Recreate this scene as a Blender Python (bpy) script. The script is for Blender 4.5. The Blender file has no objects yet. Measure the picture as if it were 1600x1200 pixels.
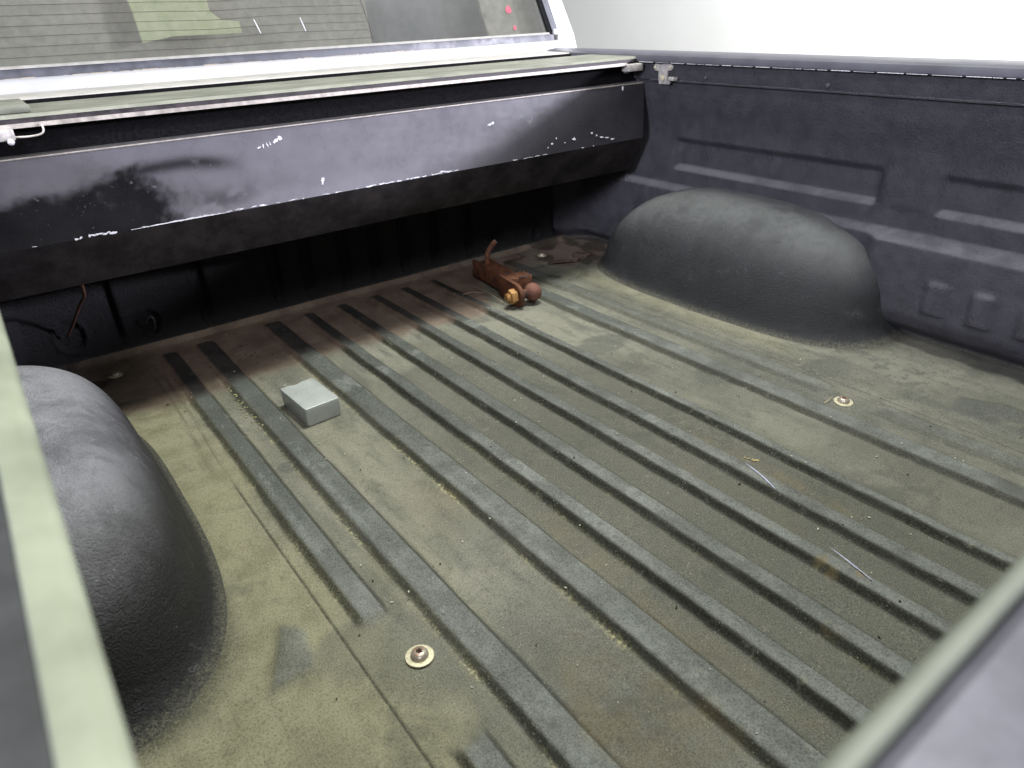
import bpy, bmesh, math, random
import numpy as np
from mathutils import Matrix, Vector
random.seed(7); rng = np.random.RandomState(11)
sc = bpy.context.scene
COL = sc.collection

# ------------------------------------------------------------------ camera
cam = bpy.data.cameras.new('camera'); camo = bpy.data.objects.new('camera', cam); COL.objects.link(camo)
R = [[0.79597042, -0.30891233, 0.52058069], [-0.60445276, -0.35917696, 0.71107579], [-0.03267949, -0.88066173, -0.47261715]]
M = Matrix(((R[0][0], -R[0][1], -R[0][2], 0.0), (R[1][0], -R[1][1], -R[1][2], 0.0), (R[2][0], -R[2][1], -R[2][2], 0.75), (0, 0, 0, 1)))
camo.matrix_world = M
cam.sensor_width = 36; cam.lens = 24.72; cam.clip_start = 0.01; cam.clip_end = 200
cam.dof.use_dof = True; cam.dof.focus_distance = 1.35; cam.dof.aperture_fstop = 7.5
sc.camera = camo
# ------------------------------------------------------------------ light
w = bpy.data.worlds.new('World'); sc.world = w; w.use_nodes = True
bg = w.node_tree.nodes['Background']; bg.inputs[0].default_value = (0.93, 0.96, 1.0, 1); bg.inputs[1].default_value = 0.23
sc.view_settings.view_transform = 'Standard'; sc.view_settings.look = 'None'
sc.view_settings.exposure = 0.0; sc.view_settings.gamma = 1.0

def lamp(name, loc, target, sx, sy, power, color):
    l = bpy.data.lights.new(name, 'AREA'); l.shape = 'RECTANGLE'; l.size = sx; l.size_y = sy; l.energy = power; l.color = color
    o = bpy.data.objects.new(name, l); COL.objects.link(o); o.location = loc
    d = Vector(target) - Vector(loc); o.rotation_euler = d.to_track_quat('-Z', 'Y').to_euler()
    return o
lamp('ceiling_lamp', (1.35, 1.25, 3.3), (0.9, 0.9, 0), 0.8, 0.6, 138, (0.98, 1.0, 0.92))
lamp('left_fill', (-2.6, -0.2, 1.62), (1.65, 0.0, 0.5), 0.9, 0.6, 215, (0.84, 0.85, 1.0))  # added fill from an unseen source, lifts the right wall with a bluish tint
lamp('side_lamp', (4.4, -2.3, 1.60), (0.8, 1.5, 0.4), 0.35, 0.35, 420, (0.86, 0.85, 1.0))
lamp('rear_fill', (-0.9, -1.9, 2.9), (0.9, 1.3, 0.1), 0.9, 0.5, 66, (1.0, 0.96, 0.97))  # unseen fill added to brighten the box front and the cover panel
lamp('wall_fill', (3.0, 1.0, 3.0), (6.0, 3.2, 0.8), 1.5, 1.5, 330, (1.0, 1.0, 1.0))  # unseen fill added to burn the backdrop wall out to white

# ------------------------------------------------------------------ helpers
def tag(o, label, cat, group=None):
    o['label'] = label; o['category'] = cat
    if group: o['group'] = group
    return o
def empty(name, loc, label, cat, rot=(0, 0, 0)):
    o = bpy.data.objects.new(name, None); COL.objects.link(o); o.location = loc; o.rotation_euler = rot
    o.empty_display_size = 0.05
    return tag(o, label, cat)
def link(name, me, mat, parent=None, smooth=False, kind=None):
    if mat: me.materials.append(mat)
    if smooth:
        me.polygons.foreach_set('use_smooth', [True] * len(me.polygons))
    o = bpy.data.objects.new(name, me); COL.objects.link(o)
    if parent is not None: o.parent = parent
    if kind: o['kind'] = kind
    return o
def from_data(name, v, f, mat, parent=None, smooth=False, kind=None):
    me = bpy.data.meshes.new(name); me.from_pydata([tuple(map(float, p)) for p in v], [], f); me.validate(); me.update()
    return link(name, me, mat, parent, smooth, kind)
def bm_obj(name, bm, mat, parent=None, smooth=False, kind=None):
    me = bpy.data.meshes.new(name); bmesh.ops.recalc_face_normals(bm, faces=bm.faces); bm.to_mesh(me); bm.free()
    return link(name, me, mat, parent, smooth, kind)
def auto_smooth(o, ang=35):
    me = o.data; me.polygons.foreach_set('use_smooth', [True] * len(me.polygons))
    me.set_sharp_from_angle(angle=math.radians(ang)); return o
def add_box(bm, lo, hi, bev=0.0, seg=2, mat=None):
    c = [(a + b) / 2 for a, b in zip(lo, hi)]; s = [abs(b - a) for a, b in zip(lo, hi)]
    m = Matrix.Translation(c) @ Matrix.Diagonal((*s, 1))
    if mat is not None: m = mat @ m
    r = bmesh.ops.create_cube(bm, size=1, matrix=m)
    if bev > 0:
        es = list({e for v in r['verts'] for e in v.link_edges})
        bmesh.ops.bevel(bm, geom=es, offset=bev, segments=seg, affect='EDGES', profile=0.5)
def box(name, lo, hi, mat, parent=None, bev=0.0, seg=2, m=None, kind=None):
    bm = bmesh.new(); add_box(bm, lo, hi, bev, seg, m); o = bm_obj(name, bm, mat, parent, kind=kind)
    return auto_smooth(o) if bev > 0 else o
def lathe(bm, prof, mtx, n=24, jitter=None):
    rings = []
    for r, z in prof:
        ring = []
        for k in range(n):
            a = 2 * math.pi * k / n; rr = r * (jitter(a, z) if jitter else 1)
            ring.append(bm.verts.new(mtx @ Vector((rr * math.cos(a), rr * math.sin(a), z))))
        rings.append(ring)
    for a, b in zip(rings, rings[1:]):
        for k in range(n): bm.faces.new((a[k], a[(k + 1) % n], b[(k + 1) % n], b[k]))
    bm.faces.new(rings[0][::-1]); bm.faces.new(rings[-1])
def tube(bm, pts, rad, n=8):
    pts = [Vector(p) for p in pts]; rings = []; up = Vector((0.13, 0.21, 1)).normalized()
    for i, p in enumerate(pts):
        t = (pts[min(i + 1, len(pts) - 1)] - pts[max(i - 1, 0)]).normalized()
        a = t.cross(up)
        if a.length < 1e-4: a = t.cross(Vector((1, 0, 0)))
        a.normalize(); b = t.cross(a); r = rad[i] if isinstance(rad, (list, tuple)) else rad
        rings.append([bm.verts.new(p + (a * math.cos(2 * math.pi * k / n) + b * math.sin(2 * math.pi * k / n)) * r) for k in range(n)])
    for a, b in zip(rings, rings[1:]):
        for k in range(n): bm.faces.new((a[k], a[(k + 1) % n], b[(k + 1) % n], b[k]))
    bm.faces.new(rings[0][::-1]); bm.faces.new(rings[-1])
def smoothpts(pts, k=6):
    P = [Vector(p) for p in pts]; out = []
    for i in range(len(P) - 1):
        p0, p1, p2, p3 = P[max(i - 1, 0)], P[i], P[i + 1], P[min(i + 2, len(P) - 1)]
        for j in range(k):
            t = j / k
            out.append(0.5 * ((2 * p1) + (p2 - p0) * t + (2 * p0 - 5 * p1 + 4 * p2 - p3) * t * t + (3 * p1 - p0 - 3 * p2 + p3) * t ** 3))
    out.append(P[-1]); return out
def extrude_profile(name, prof, axis, a, b, mat, parent=None, closed=True, sharp=30, nseg=1, kind=None):
    """prof: list of 2D points in the plane perpendicular to axis ('X': (y,z), 'Y': (x,z))"""
    bm = bmesh.new(); rows = []
    for s in range(nseg + 1):
        t = a + (b - a) * s / nseg
        rows.append([bm.verts.new((t, p[0], p[1]) if axis == 'X' else (p[0], t, p[1])) for p in prof])
    n = len(prof)
    for r0, r1 in zip(rows, rows[1:]):
        for k in range(n if closed else n - 1):
            bm.faces.new((r0[k], r0[(k + 1) % n], r1[(k + 1) % n], r1[k]))
    if closed: bm.faces.new(rows[0][::-1]); bm.faces.new(rows[-1])
    return auto_smooth(bm_obj(name, bm, mat, parent, kind=kind), sharp)
def sst(e0, e1, x):
    t = np.clip((x - e0) / (e1 - e0), 0, 1); return t * t * (3 - 2 * t)
def vnoise(x, y, seed):
    r = np.random.RandomState(seed).rand(256, 256)
    xi = np.floor(x).astype(int); yi = np.floor(y).astype(int); fx = x - xi; fy = y - yi
    fx = fx * fx * (3 - 2 * fx); fy = fy * fy * (3 - 2 * fy)
    a = r[xi % 256, yi % 256]; b = r[(xi + 1) % 256, yi % 256]; c = r[xi % 256, (yi + 1) % 256]; d = r[(xi + 1) % 256, (yi + 1) % 256]
    return (a * (1 - fx) + b * fx) * (1 - fy) + (c * (1 - fx) + d * fx) * fy
def fbm(x, y, seed, oct=4):
    s = 0; a = 1; t = 0
    for o in range(oct):
        s = s + a * vnoise(x * 2 ** o + 17.3 * o, y * 2 ** o + 5.1 * o, seed + o); t += a; a *= 0.55
    return s / t
def set_attr(me, name, arr):
    at = me.attributes.new(name, 'FLOAT', 'POINT'); at.data.foreach_set('value', np.ascontiguousarray(arr, dtype=np.float32).ravel())
def grid_mesh(name, X, Y, Z):
    ny, nx = X.shape
    co = np.stack([X, Y, Z], -1).reshape(-1, 3)
    i = np.arange(ny * nx).reshape(ny, nx)
    q = np.stack([i[:-1, :-1], i[:-1, 1:], i[1:, 1:], i[1:, :-1]], -1).reshape(-1, 4)
    me = bpy.data.meshes.new(name); me.vertices.add(len(co)); me.vertices.foreach_set('co', co.astype(np.float32).ravel())
    me.loops.add(q.size); me.polygons.add(len(q)); me.loops.foreach_set('vertex_index', q.ravel().astype(np.int32))
    me.polygons.foreach_set('loop_start', np.arange(0, q.size, 4, dtype=np.int32)); me.polygons.foreach_set('loop_total', np.full(len(q), 4, dtype=np.int32))
    me.update(calc_edges=True); me.validate()
    return me

# ------------------------------------------------------------------ material DSL
class NT:
    def __init__(s, name):
        s.m = bpy.data.materials.new(name); s.m.use_nodes = True; s.t = s.m.node_tree; s.n = s.t.nodes
        s.b = s.n['Principled BSDF']; s.co = None
    def c(s, v, sock):
        if hasattr(v, 'is_output') or isinstance(v, bpy.types.NodeSocket): s.t.links.new(v, sock)
        else:
            if sock.type == 'RGBA' and not isinstance(v, (int, float)): v = (*v[:3], 1)
            sock.default_value = v
    def coord(s):
        if s.co is None: s.co = s.n.new('ShaderNodeTexCoord').outputs['Object']
        return s.co
    def mapped(s, scale):
        k = s.n.new('ShaderNodeMapping'); s.t.links.new(s.coord(), k.inputs[0]); k.inputs['Scale'].default_value = scale; return k.outputs[0]
    def noise(s, scale, detail=4, rough=0.55, vec=None, dist=0.0):
        k = s.n.new('ShaderNodeTexNoise'); s.t.links.new(vec or s.coord(), k.inputs['Vector'])
        k.inputs['Scale'].default_value = scale; k.inputs['Detail'].default_value = detail; k.inputs['Roughness'].default_value = rough
        k.inputs['Distortion'].default_value = dist; return k.outputs['Fac']
    def voro(s, scale, vec=None, feat='F1', out='Distance'):
        k = s.n.new('ShaderNodeTexVoronoi'); k.feature = feat; s.t.links.new(vec or s.coord(), k.inputs['Vector']); k.inputs['Scale'].default_value = scale
        return k.outputs[out]
    def ramp(s, v, a, b, lo=0.0, hi=1.0):
        k = s.n.new('ShaderNodeMapRange'); k.interpolation_type = 'SMOOTHSTEP'; s.c(v, k.inputs[0])
        k.inputs[1].default_value = a; k.inputs[2].default_value = b; k.inputs[3].default_value = lo; k.inputs[4].default_value = hi; return k.outputs[0]
    def math(s, op, a, b=0.0):
        k = s.n.new('ShaderNodeMath'); k.operation = op; s.c(a, k.inputs[0]); s.c(b, k.inputs[1]); return k.outputs[0]
    def mix(s, f, a, b):
        k = s.n.new('ShaderNodeMix'); k.data_type = 'RGBA'; s.c(f, k.inputs[0]); s.c(a, k.inputs[6]); s.c(b, k.inputs[7]); return k.outputs[2]
    def attr(s, name):
        k = s.n.new('ShaderNodeAttribute'); k.attribute_name = name; return k.outputs['Fac']
    def up(s):
        g = s.n.new('ShaderNodeNewGeometry'); x = s.n.new('ShaderNodeSeparateXYZ'); s.t.links.new(g.outputs['Normal'], x.inputs[0]); return x.outputs[2]
    def xyz(s):
        x = s.n.new('ShaderNodeSeparateXYZ'); s.t.links.new(s.coord(), x.inputs[0]); return x.outputs
    def bump(s, h, strength=0.5, dist=0.001, prev=None):
        k = s.n.new('ShaderNodeBump'); s.c(h, k.inputs['Height']); k.inputs['Strength'].default_value = strength; k.inputs['Distance'].default_value = dist
        if prev: s.t.links.new(prev, k.inputs['Normal'])
        return k.outputs[0]
    def out(s, color=None, rough=None, metal=None, normal=None, spec=None, **kw):
        if color is not None: s.c(color, s.b.inputs['Base Color'])
        if rough is not None: s.c(rough, s.b.inputs['Roughness'])
        if metal is not None: s.c(metal, s.b.inputs['Metallic'])
        if spec is not None: s.c(spec, s.b.inputs['Specular IOR Level'])
        if normal is not None: s.t.links.new(normal, s.b.inputs['Normal'])
        for k, v in kw.items(): s.c(v, s.b.inputs[k.replace('_', ' ')])
        return s.m

def simple(name, col, rough=0.5, metal=0.0, var=0.15, scale=40, bumpd=0.0003, spec=0.5):
    n = NT(name); f = n.noise(scale, 5, 0.6)
    c = n.mix(n.ramp(f, 0.3, 0.7), [x * (1 - var) for x in col], [min(1, x * (1 + var)) for x in col])
    return n.out(c, n.ramp(f, 0.3, 0.7, max(0.02, rough - 0.08), min(1, rough + 0.08)), metal, n.bump(n.noise(scale * 8, 3), 0.5, bumpd), spec)

# bed floor
def floor_mat():
    n = NT('bed_floor_plastic')
    rib, slope, stain, yel, seam, pollen, wet, pale = [n.attr(a) for a in ('rib', 'slope', 'stain', 'yellow', 'seam', 'pollen', 'patch', 'pale')]
    big = n.noise(3.2, 5, 0.6); mid = n.noise(14, 6, 0.62); fine = n.noise(120, 4, 0.7); grain = n.noise(420, 3, 0.75)
    rsty = n.attr('rusty'); grime = n.attr('grime'); olive = n.attr('olive')
    streak = n.noise(9, 5, 0.6, n.mapped((3.2, 0.5, 1)))
    g = n.mix(n.ramp(big, 0.36, 0.64), (0.138, 0.137, 0.108), (0.222, 0.217, 0.174))
    g = n.mix(n.ramp(streak, 0.45, 0.72), g, (0.098, 0.100, 0.084))
    g = n.mix(n.math('MULTIPLY', olive, n.ramp(mid, 0.25, 0.7, 1.0, 0.75)), g, (0.068, 0.069, 0.054))
    g = n.mix(n.ramp(yel, 0, 1), g, n.mix(n.ramp(mid, 0.35, 0.62), (0.185, 0.176, 0.098), (0.270, 0.258, 0.160)))
    r = n.mix(n.ramp(mid, 0.35, 0.68), (0.082, 0.091, 0.086), (0.150, 0.161, 0.152))
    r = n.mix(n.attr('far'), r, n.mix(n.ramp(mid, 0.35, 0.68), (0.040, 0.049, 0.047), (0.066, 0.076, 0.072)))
    r = n.mix(n.math('MULTIPLY', n.ramp(pale, 0.0, 1.0, 0, 0.85), n.ramp(n.noise(75, 6, 0.8), 0.38, 0.62, 0.15, 1.0)), r, (0.200, 0.214, 0.200))
    f = n.math('MULTIPLY', rib, n.ramp(n.math('ADD', n.math('MULTIPLY', fine, 0.35), n.math('MULTIPLY', mid, 0.65)), 0.33, 0.44, 0.72, 1.0))
    c = n.mix(f, g, r)
    c = n.mix(n.math('MULTIPLY', wet, 0.88), c, (0.062, 0.066, 0.060))
    c = n.mix(n.ramp(grain, 0.38, 0.68, 0.0, 0.50), c, n.mix(0.45, c, (0.40, 0.40, 0.33)))
    c = n.mix(n.ramp(grain, 0.34, 0.50, 0.50, 0.0), c, (0.025, 0.025, 0.020))
    # steep flanks coloured darker, speckled with dust
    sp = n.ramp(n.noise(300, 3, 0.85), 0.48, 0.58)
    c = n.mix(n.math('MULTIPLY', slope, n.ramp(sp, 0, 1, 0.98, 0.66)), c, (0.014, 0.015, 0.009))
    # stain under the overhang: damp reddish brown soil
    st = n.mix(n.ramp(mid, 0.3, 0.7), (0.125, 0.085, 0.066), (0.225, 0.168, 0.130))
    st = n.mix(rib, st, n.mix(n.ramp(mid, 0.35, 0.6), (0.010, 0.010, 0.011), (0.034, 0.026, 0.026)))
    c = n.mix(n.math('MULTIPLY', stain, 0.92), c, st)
    c = n.mix(n.math('MULTIPLY', seam, n.ramp(fine, 0.3, 0.55, 0.35, 1)), c, (0.025, 0.024, 0.018))
    # pollen caught along the foot of the ribs
    pm = n.math('MULTIPLY', pollen, n.ramp(n.noise(170, 4, 0.8), 0.46, 0.60))
    c = n.mix(n.math('MULTIPLY', pm, n.ramp(mid, 0.3, 0.65, 0.25, 1)), c, (0.46, 0.43, 0.23))
    c = n.mix(n.math('MULTIPLY', rsty, n.ramp(mid, 0.32, 0.62, 0.0, 0.62)), c, (0.210, 0.155, 0.070))
    c = n.mix(n.ramp(n.noise(55, 6, 0.8), 0.30, 0.48, 0.45, 0.0), c, (0.045, 0.045, 0.036))
    c = n.mix(n.ramp(n.noise(38, 6, 0.8), 0.56, 0.72, 0.0, 0.35), c, (0.30, 0.295, 0.235))
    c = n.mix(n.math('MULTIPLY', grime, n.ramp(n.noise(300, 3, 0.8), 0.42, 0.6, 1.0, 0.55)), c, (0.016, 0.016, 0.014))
    c = n.mix(n.math('MULTIPLY', n.ramp(n.noise(6.5, 7, 0.72, None, 0.6), 0.52, 0.66, 0.0, 0.42), n.math('SUBTRACT', 1.0, stain)), c, (0.060, 0.062, 0.052))
    scr = n.noise(26, 4, 0.7, n.mapped((7, 0.7, 1)), 0.4); c = n.mix(n.ramp(scr, 0.66, 0.72, 0.0, 0.28), c, (0.34, 0.34, 0.29))
    scr2 = n.noise(20, 4, 0.7, n.mapped((0.9, 6, 1)), 0.8); c = n.mix(n.ramp(scr2, 0.69, 0.73, 0.0, 0.30), c, (0.36, 0.35, 0.29))
    # grit
    v = n.voro(230); c = n.mix(n.math('MULTIPLY', n.ramp(v, 0.10, 0.17, 1, 0), n.ramp(n.noise(30, 3), 0.50, 0.62)), c, (0.40, 0.39, 0.31))
    v2 = n.voro(150); c = n.mix(n.math('MULTIPLY', n.ramp(v2, 0.07, 0.12, 1, 0), n.ramp(n.noise(11, 3), 0.52, 0.62)), c, (0.025, 0.022, 0.018))
    b = n.bump(grain, 0.75, 0.0009); b = n.bump(fine, 0.6, 0.0012, b); b = n.bump(mid, 0.5, 0.004, b)
    return n.out(c, n.ramp(mid, 0.3, 0.7, 0.62, 0.85), 0, b, 0.35)
# black liner (wheel wells, walls): textured plastic with dust where it faces up
def liner_mat(name, base, dust, amount, z0=-1.0, z1=-0.9, tex=300, scuff=0.35):
    n = NT(name); big = n.noise(5, 5, 0.6); mid = n.noise(24, 5, 0.65); gr = n.noise(tex, 3, 0.75); fine = n.noise(130, 4, 0.7)
    u = n.ramp(n.up(), 0.25, 1.0)
    d = n.math('MULTIPLY', u, n.ramp(n.math('ADD', n.math('MULTIPLY', big, 0.6), n.math('MULTIPLY', n.noise(16, 7, 0.7, None, 1.0), 0.4)), 0.36, 0.58, 0.45, 1.0)); d = n.math('MULTIPLY', d, n.ramp(n.xyz()[2], z0, z1))
    c = n.mix(n.ramp(mid, 0.3, 0.7), [x * 0.8 for x in base], [x * 1.25 for x in base])
    c = n.mix(n.math('MULTIPLY', d, amount), c, dust)
    sc_ = n.ramp(n.noise(18, 6, 0.75), 0.56, 0.68); sc2 = n.ramp(n.noise(300, 2, 0.8), 0.5, 0.62)
    c = n.mix(n.math('MULTIPLY', n.math('MULTIPLY', sc_, sc2), scuff), c, [min(1, x * 2.0) for x in dust])
    low = n.ramp(n.math('ADD', n.xyz()[2], n.math('MULTIPLY', n.math('SUBTRACT', fine, 0.5), 0.030)), -0.004, 0.016, 1, 0)
    c = n.mix(n.math('MULTIPLY', low, n.ramp(n.noise(280, 3, 0.8), 0.40, 0.60, 0.25, 1.0)), c, (0.150, 0.145, 0.108))
    lines = n.noise(30, 5, 0.7, n.mapped((1, 6, 0.6)))
    c = n.mix(n.ramp(lines, 0.66, 0.72, 0, 0.22), c, dust)
    b = n.bump(gr, 1.0, 0.0045); b = n.bump(fine, 0.7, 0.004, b)
    return n.out(c, n.ramp(mid, 0.3, 0.7, 0.48, 0.68), 0, b, 0.45)
MF = floor_mat()
MW = liner_mat('wheel_well_plastic', (0.018, 0.019, 0.021), (0.130, 0.135, 0.134), 0.95, 0.06, 0.15)
MW2 = liner_mat('sheen_wheel_well_plastic', (0.016, 0.016, 0.018), (0.285, 0.287, 0.300), 0.95, 0.06, 0.14)  # left well: up-facing colour lightened to paint in its sheen, besides dust
MSW = liner_mat('side_liner_plastic', (0.044, 0.044, 0.053), (0.235, 0.238, 0.245), 0.9, scuff=0.0)
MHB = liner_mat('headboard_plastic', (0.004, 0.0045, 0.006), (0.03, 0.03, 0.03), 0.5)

# hanging panel: worn semi-gloss black paint, hazy with dust, smudged dark; rail shadow and sheen painted in
def panel_mat():
    n = NT('scuffed_black_paint'); x, y, z = n.xyz()
    big = n.noise(2.1, 3, 0.5, n.mapped((1, 1, 2.2))); mid = n.noise(13, 6, 0.7); fine = n.noise(90, 5, 0.7)
    haze_shade = n.attr('haze_shade')
    hz = n.math('MULTIPLY', haze_shade, n.ramp(mid, 0.2, 0.8, 0.8, 1.0))
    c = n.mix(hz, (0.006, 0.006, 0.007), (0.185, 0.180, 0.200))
    sp = n.ramp(n.noise(55, 6, 0.85), 0.64, 0.70); c = n.mix(n.math('MULTIPLY', sp, n.ramp(haze_shade, 0.2, 0.5, 0.30, 0.0)), c, (0.22, 0.21, 0.22))
    s2 = n.ramp(n.noise(170, 3, 0.8), 0.66, 0.72); c = n.mix(n.math('MULTIPLY', s2, n.ramp(haze_shade, 0.2, 0.5, 0.5, 0.0)), c, (0.20, 0.20, 0.20))
    r1 = n.noise(30, 3, 0.6, n.mapped((0.5, 1, 0.5)), 2.0); c = n.mix(n.ramp(r1, 0.70, 0.72, 0, 0.25), c, (0.3, 0.3, 0.3))
    bd = n.bump(fine, 0.12, 0.0005)
    return n.out(c, n.ramp(mid, 0.3, 0.7, 0.24, 0.36), 0, bd, 0.35)
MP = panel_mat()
def under_mat():
    n = NT('dull_black_paint'); mid = n.noise(16, 6, 0.7)
    c = n.mix(n.ramp(mid, 0.35, 0.7), (0.004, 0.003, 0.003), (0.017, 0.014, 0.014))
    c = n.mix(n.ramp(n.noise(110, 5, 0.85), 0.66, 0.74, 0, 0.6), c, (0.25, 0.22, 0.20))
    return n.out(c, 0.6, 0, n.bump(n.noise(90, 4), 0.4, 0.001), 0.2)
MU = under_mat()
MCH = simple('bare_white_chip_and_highlight', (0.62, 0.62, 0.66), 0.5, var=0.3, scale=300)
def deck_mat():
    n = NT('dusty_cover_top'); mid = n.noise(20, 6, 0.7, n.mapped((0.4, 1.5, 1))); f = n.noise(160, 4, 0.8)
    c = n.mix(n.ramp(mid, 0.3, 0.7), (0.095, 0.10, 0.078), (0.20, 0.205, 0.165))
    c = n.mix(n.ramp(f, 0.62, 0.72, 0, 0.5), c, (0.5, 0.5, 0.45))
    return n.out(c, 0.55, 0, n.bump(f, 0.5, 0.0008))
MD = deck_mat()
MLB = simple('lip_black_rubber', (0.035, 0.028, 0.032), 0.5, var=0.4)
MAL = simple('beige_aluminium_strip', (0.46, 0.42, 0.38), 0.45, 0.35, 0.2, 60)
MBR = simple('beige_zinc_bracket', (0.42, 0.40, 0.38), 0.5, 0.3, 0.25, 70)
MBK = simple('soft_black_shade', (0.006, 0.006, 0.007), 0.95, var=0.6, scale=200, bumpd=0.003, spec=0.12)
MSIL = simple('silver_body_paint', (0.50, 0.50, 0.53), 0.25, 0.25, 0.05, 8, 0.00005)
MWH = simple('white_body_paint', (0.80, 0.80, 0.82), 0.25, 0.0, 0.03, 8, 0.00005)
MGF = simple('grey_window_frame', (0.055, 0.057, 0.070), 0.45, 0, 0.2, 30)
MTR = simple('pale_green_bed_rail_cap', (0.215, 0.235, 0.165), 0.5, 0.0, 0.18, 16)
MTG = simple('grey_tailgate_top', (0.105, 0.105, 0.122), 0.45, 0.1, 0.22, 26)
MTK = simple('dark_rail_plastic', (0.030, 0.031, 0.033), 0.6, 0, 0.3, 30)
MRL = simple('dusty_grey_rail', (0.075, 0.075, 0.092), 0.45, 0.1, 0.1, 10)
MZN = simple('zinc_washer', (0.62, 0.57, 0.40), 0.42, 0.35, 0.2, 300)
MBX = simple('light_grey_box_plastic', (0.43, 0.46, 0.445), 0.34, 0.15, 0.03, 30, 0.00004)
def rust_mat(name, a, b, d, metal=0.15):
    n = NT(name); m = n.noise(45, 6, 0.7); f = n.noise(220, 5, 0.8)
    c = n.mix(n.ramp(m, 0.35, 0.62), a, b); c = n.mix(n.ramp(n.noise(28, 5, 0.7), 0.56, 0.66), c, d)
    c = n.mix(n.ramp(f, 0.55, 0.75, 0, 0.5), c, (0.36, 0.15, 0.05))
    return n.out(c, n.ramp(m, 0.3, 0.7, 0.6, 0.85), metal, n.bump(f, 0.9, 0.002))
MRU = rust_mat('brown_rust', (0.070, 0.026, 0.014), (0.170, 0.062, 0.027), (0.045, 0.024, 0.024))
MRB = rust_mat('rusty_polished_ball', (0.15, 0.060, 0.045), (0.21, 0.10, 0.075), (0.12, 0.05, 0.04), 0.35)
MRN = rust_mat('orange_rust_nut', (0.36, 0.18, 0.06), (0.52, 0.31, 0.12), (0.20, 0.08, 0.03), 0.2)
def bolt_mat():
    n = NT('worn_zinc_bolt'); m = n.noise(160, 5, 0.7, ); u = n.up()
    c = n.mix(n.ramp(m, 0.4, 0.6), (0.40, 0.37, 0.30), (0.52, 0.46, 0.38)); c = n.mix(n.ramp(n.math('MULTIPLY', u, n.ramp(m, 0.3, 0.6, 0.7, 1)), 0.75, 0.99, 0, 0.8), c, (0.36, 0.17, 0.10))
    return n.out(c, 0.35, 0.5, n.bump(m, 0.3, 0.0005))
MBO = bolt_mat()
MHOLE = simple('rust_in_socket', (0.035, 0.010, 0.006), 0.9)

# ================================================================== pickup truck
truck = empty('pickup_truck', (0.79, 0.95, -0.62), 'pickup truck seen into its open ribbed cargo bed, dark plastic liner and silver cab behind', 'pickup truck')
OFF = Vector((0.79, 0.95, -0.62))
class P_: pass
def child(o):           # parts are built in world coordinates; keep them there
    o.matrix_parent_inverse = Matrix.Translation(-OFF); return o
XC = 0.792

# ------------------------------------------------------------------ ribbed floor
ribs = [(0.232, 0.282, 1), (0.316, 0.375, 0), (0.497, 0.560, 0), (0.608, 0.654, 0), (0.709, 0.757, 0), (0.817, 0.861, 0), (0.914, 0.961, 0), (1.020, 1.058, 0), (1.198, 1.258, 0), (1.300, 1.354, 1)]
xs = set(np.round(np.arange(-0.16, 1.76, 0.006), 4))
for a, b, _ in ribs:
    for t in (-0.001, 0.002, 0.004, 0.006, 0.008, 0.010, 0.012, 0.015): xs.add(round(a + t, 4))
    for t in (-0.011, -0.008, -0.005, -0.002, 0.001): xs.add(round(b + t, 4))
for s in (0.207, 1.377):
    for t in (-0.003, -0.0015, 0, 0.0015, 0.003): xs.add(round(s + t, 4))
xs = np.array(sorted(xs)); keep = [0]
for i in range(1, len(xs)):
    if xs[i] - xs[keep[-1]] > 0.0009: keep.append(i)
xs = xs[keep]
ys = np.arange(-0.03, 1.905, 0.006)
X, Y = np.meshgrid(xs, ys)
wob = (fbm(Y * 6 + 3, X * 2, 5) - 0.5) * 0.003
Xw = X + wob
H = np.zeros_like(X); RIB = np.zeros_like(X); SL = np.zeros_like(X); POL = np.zeros_like(X); WEAR = np.zeros_like(X)
HR = 0.0105
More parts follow.
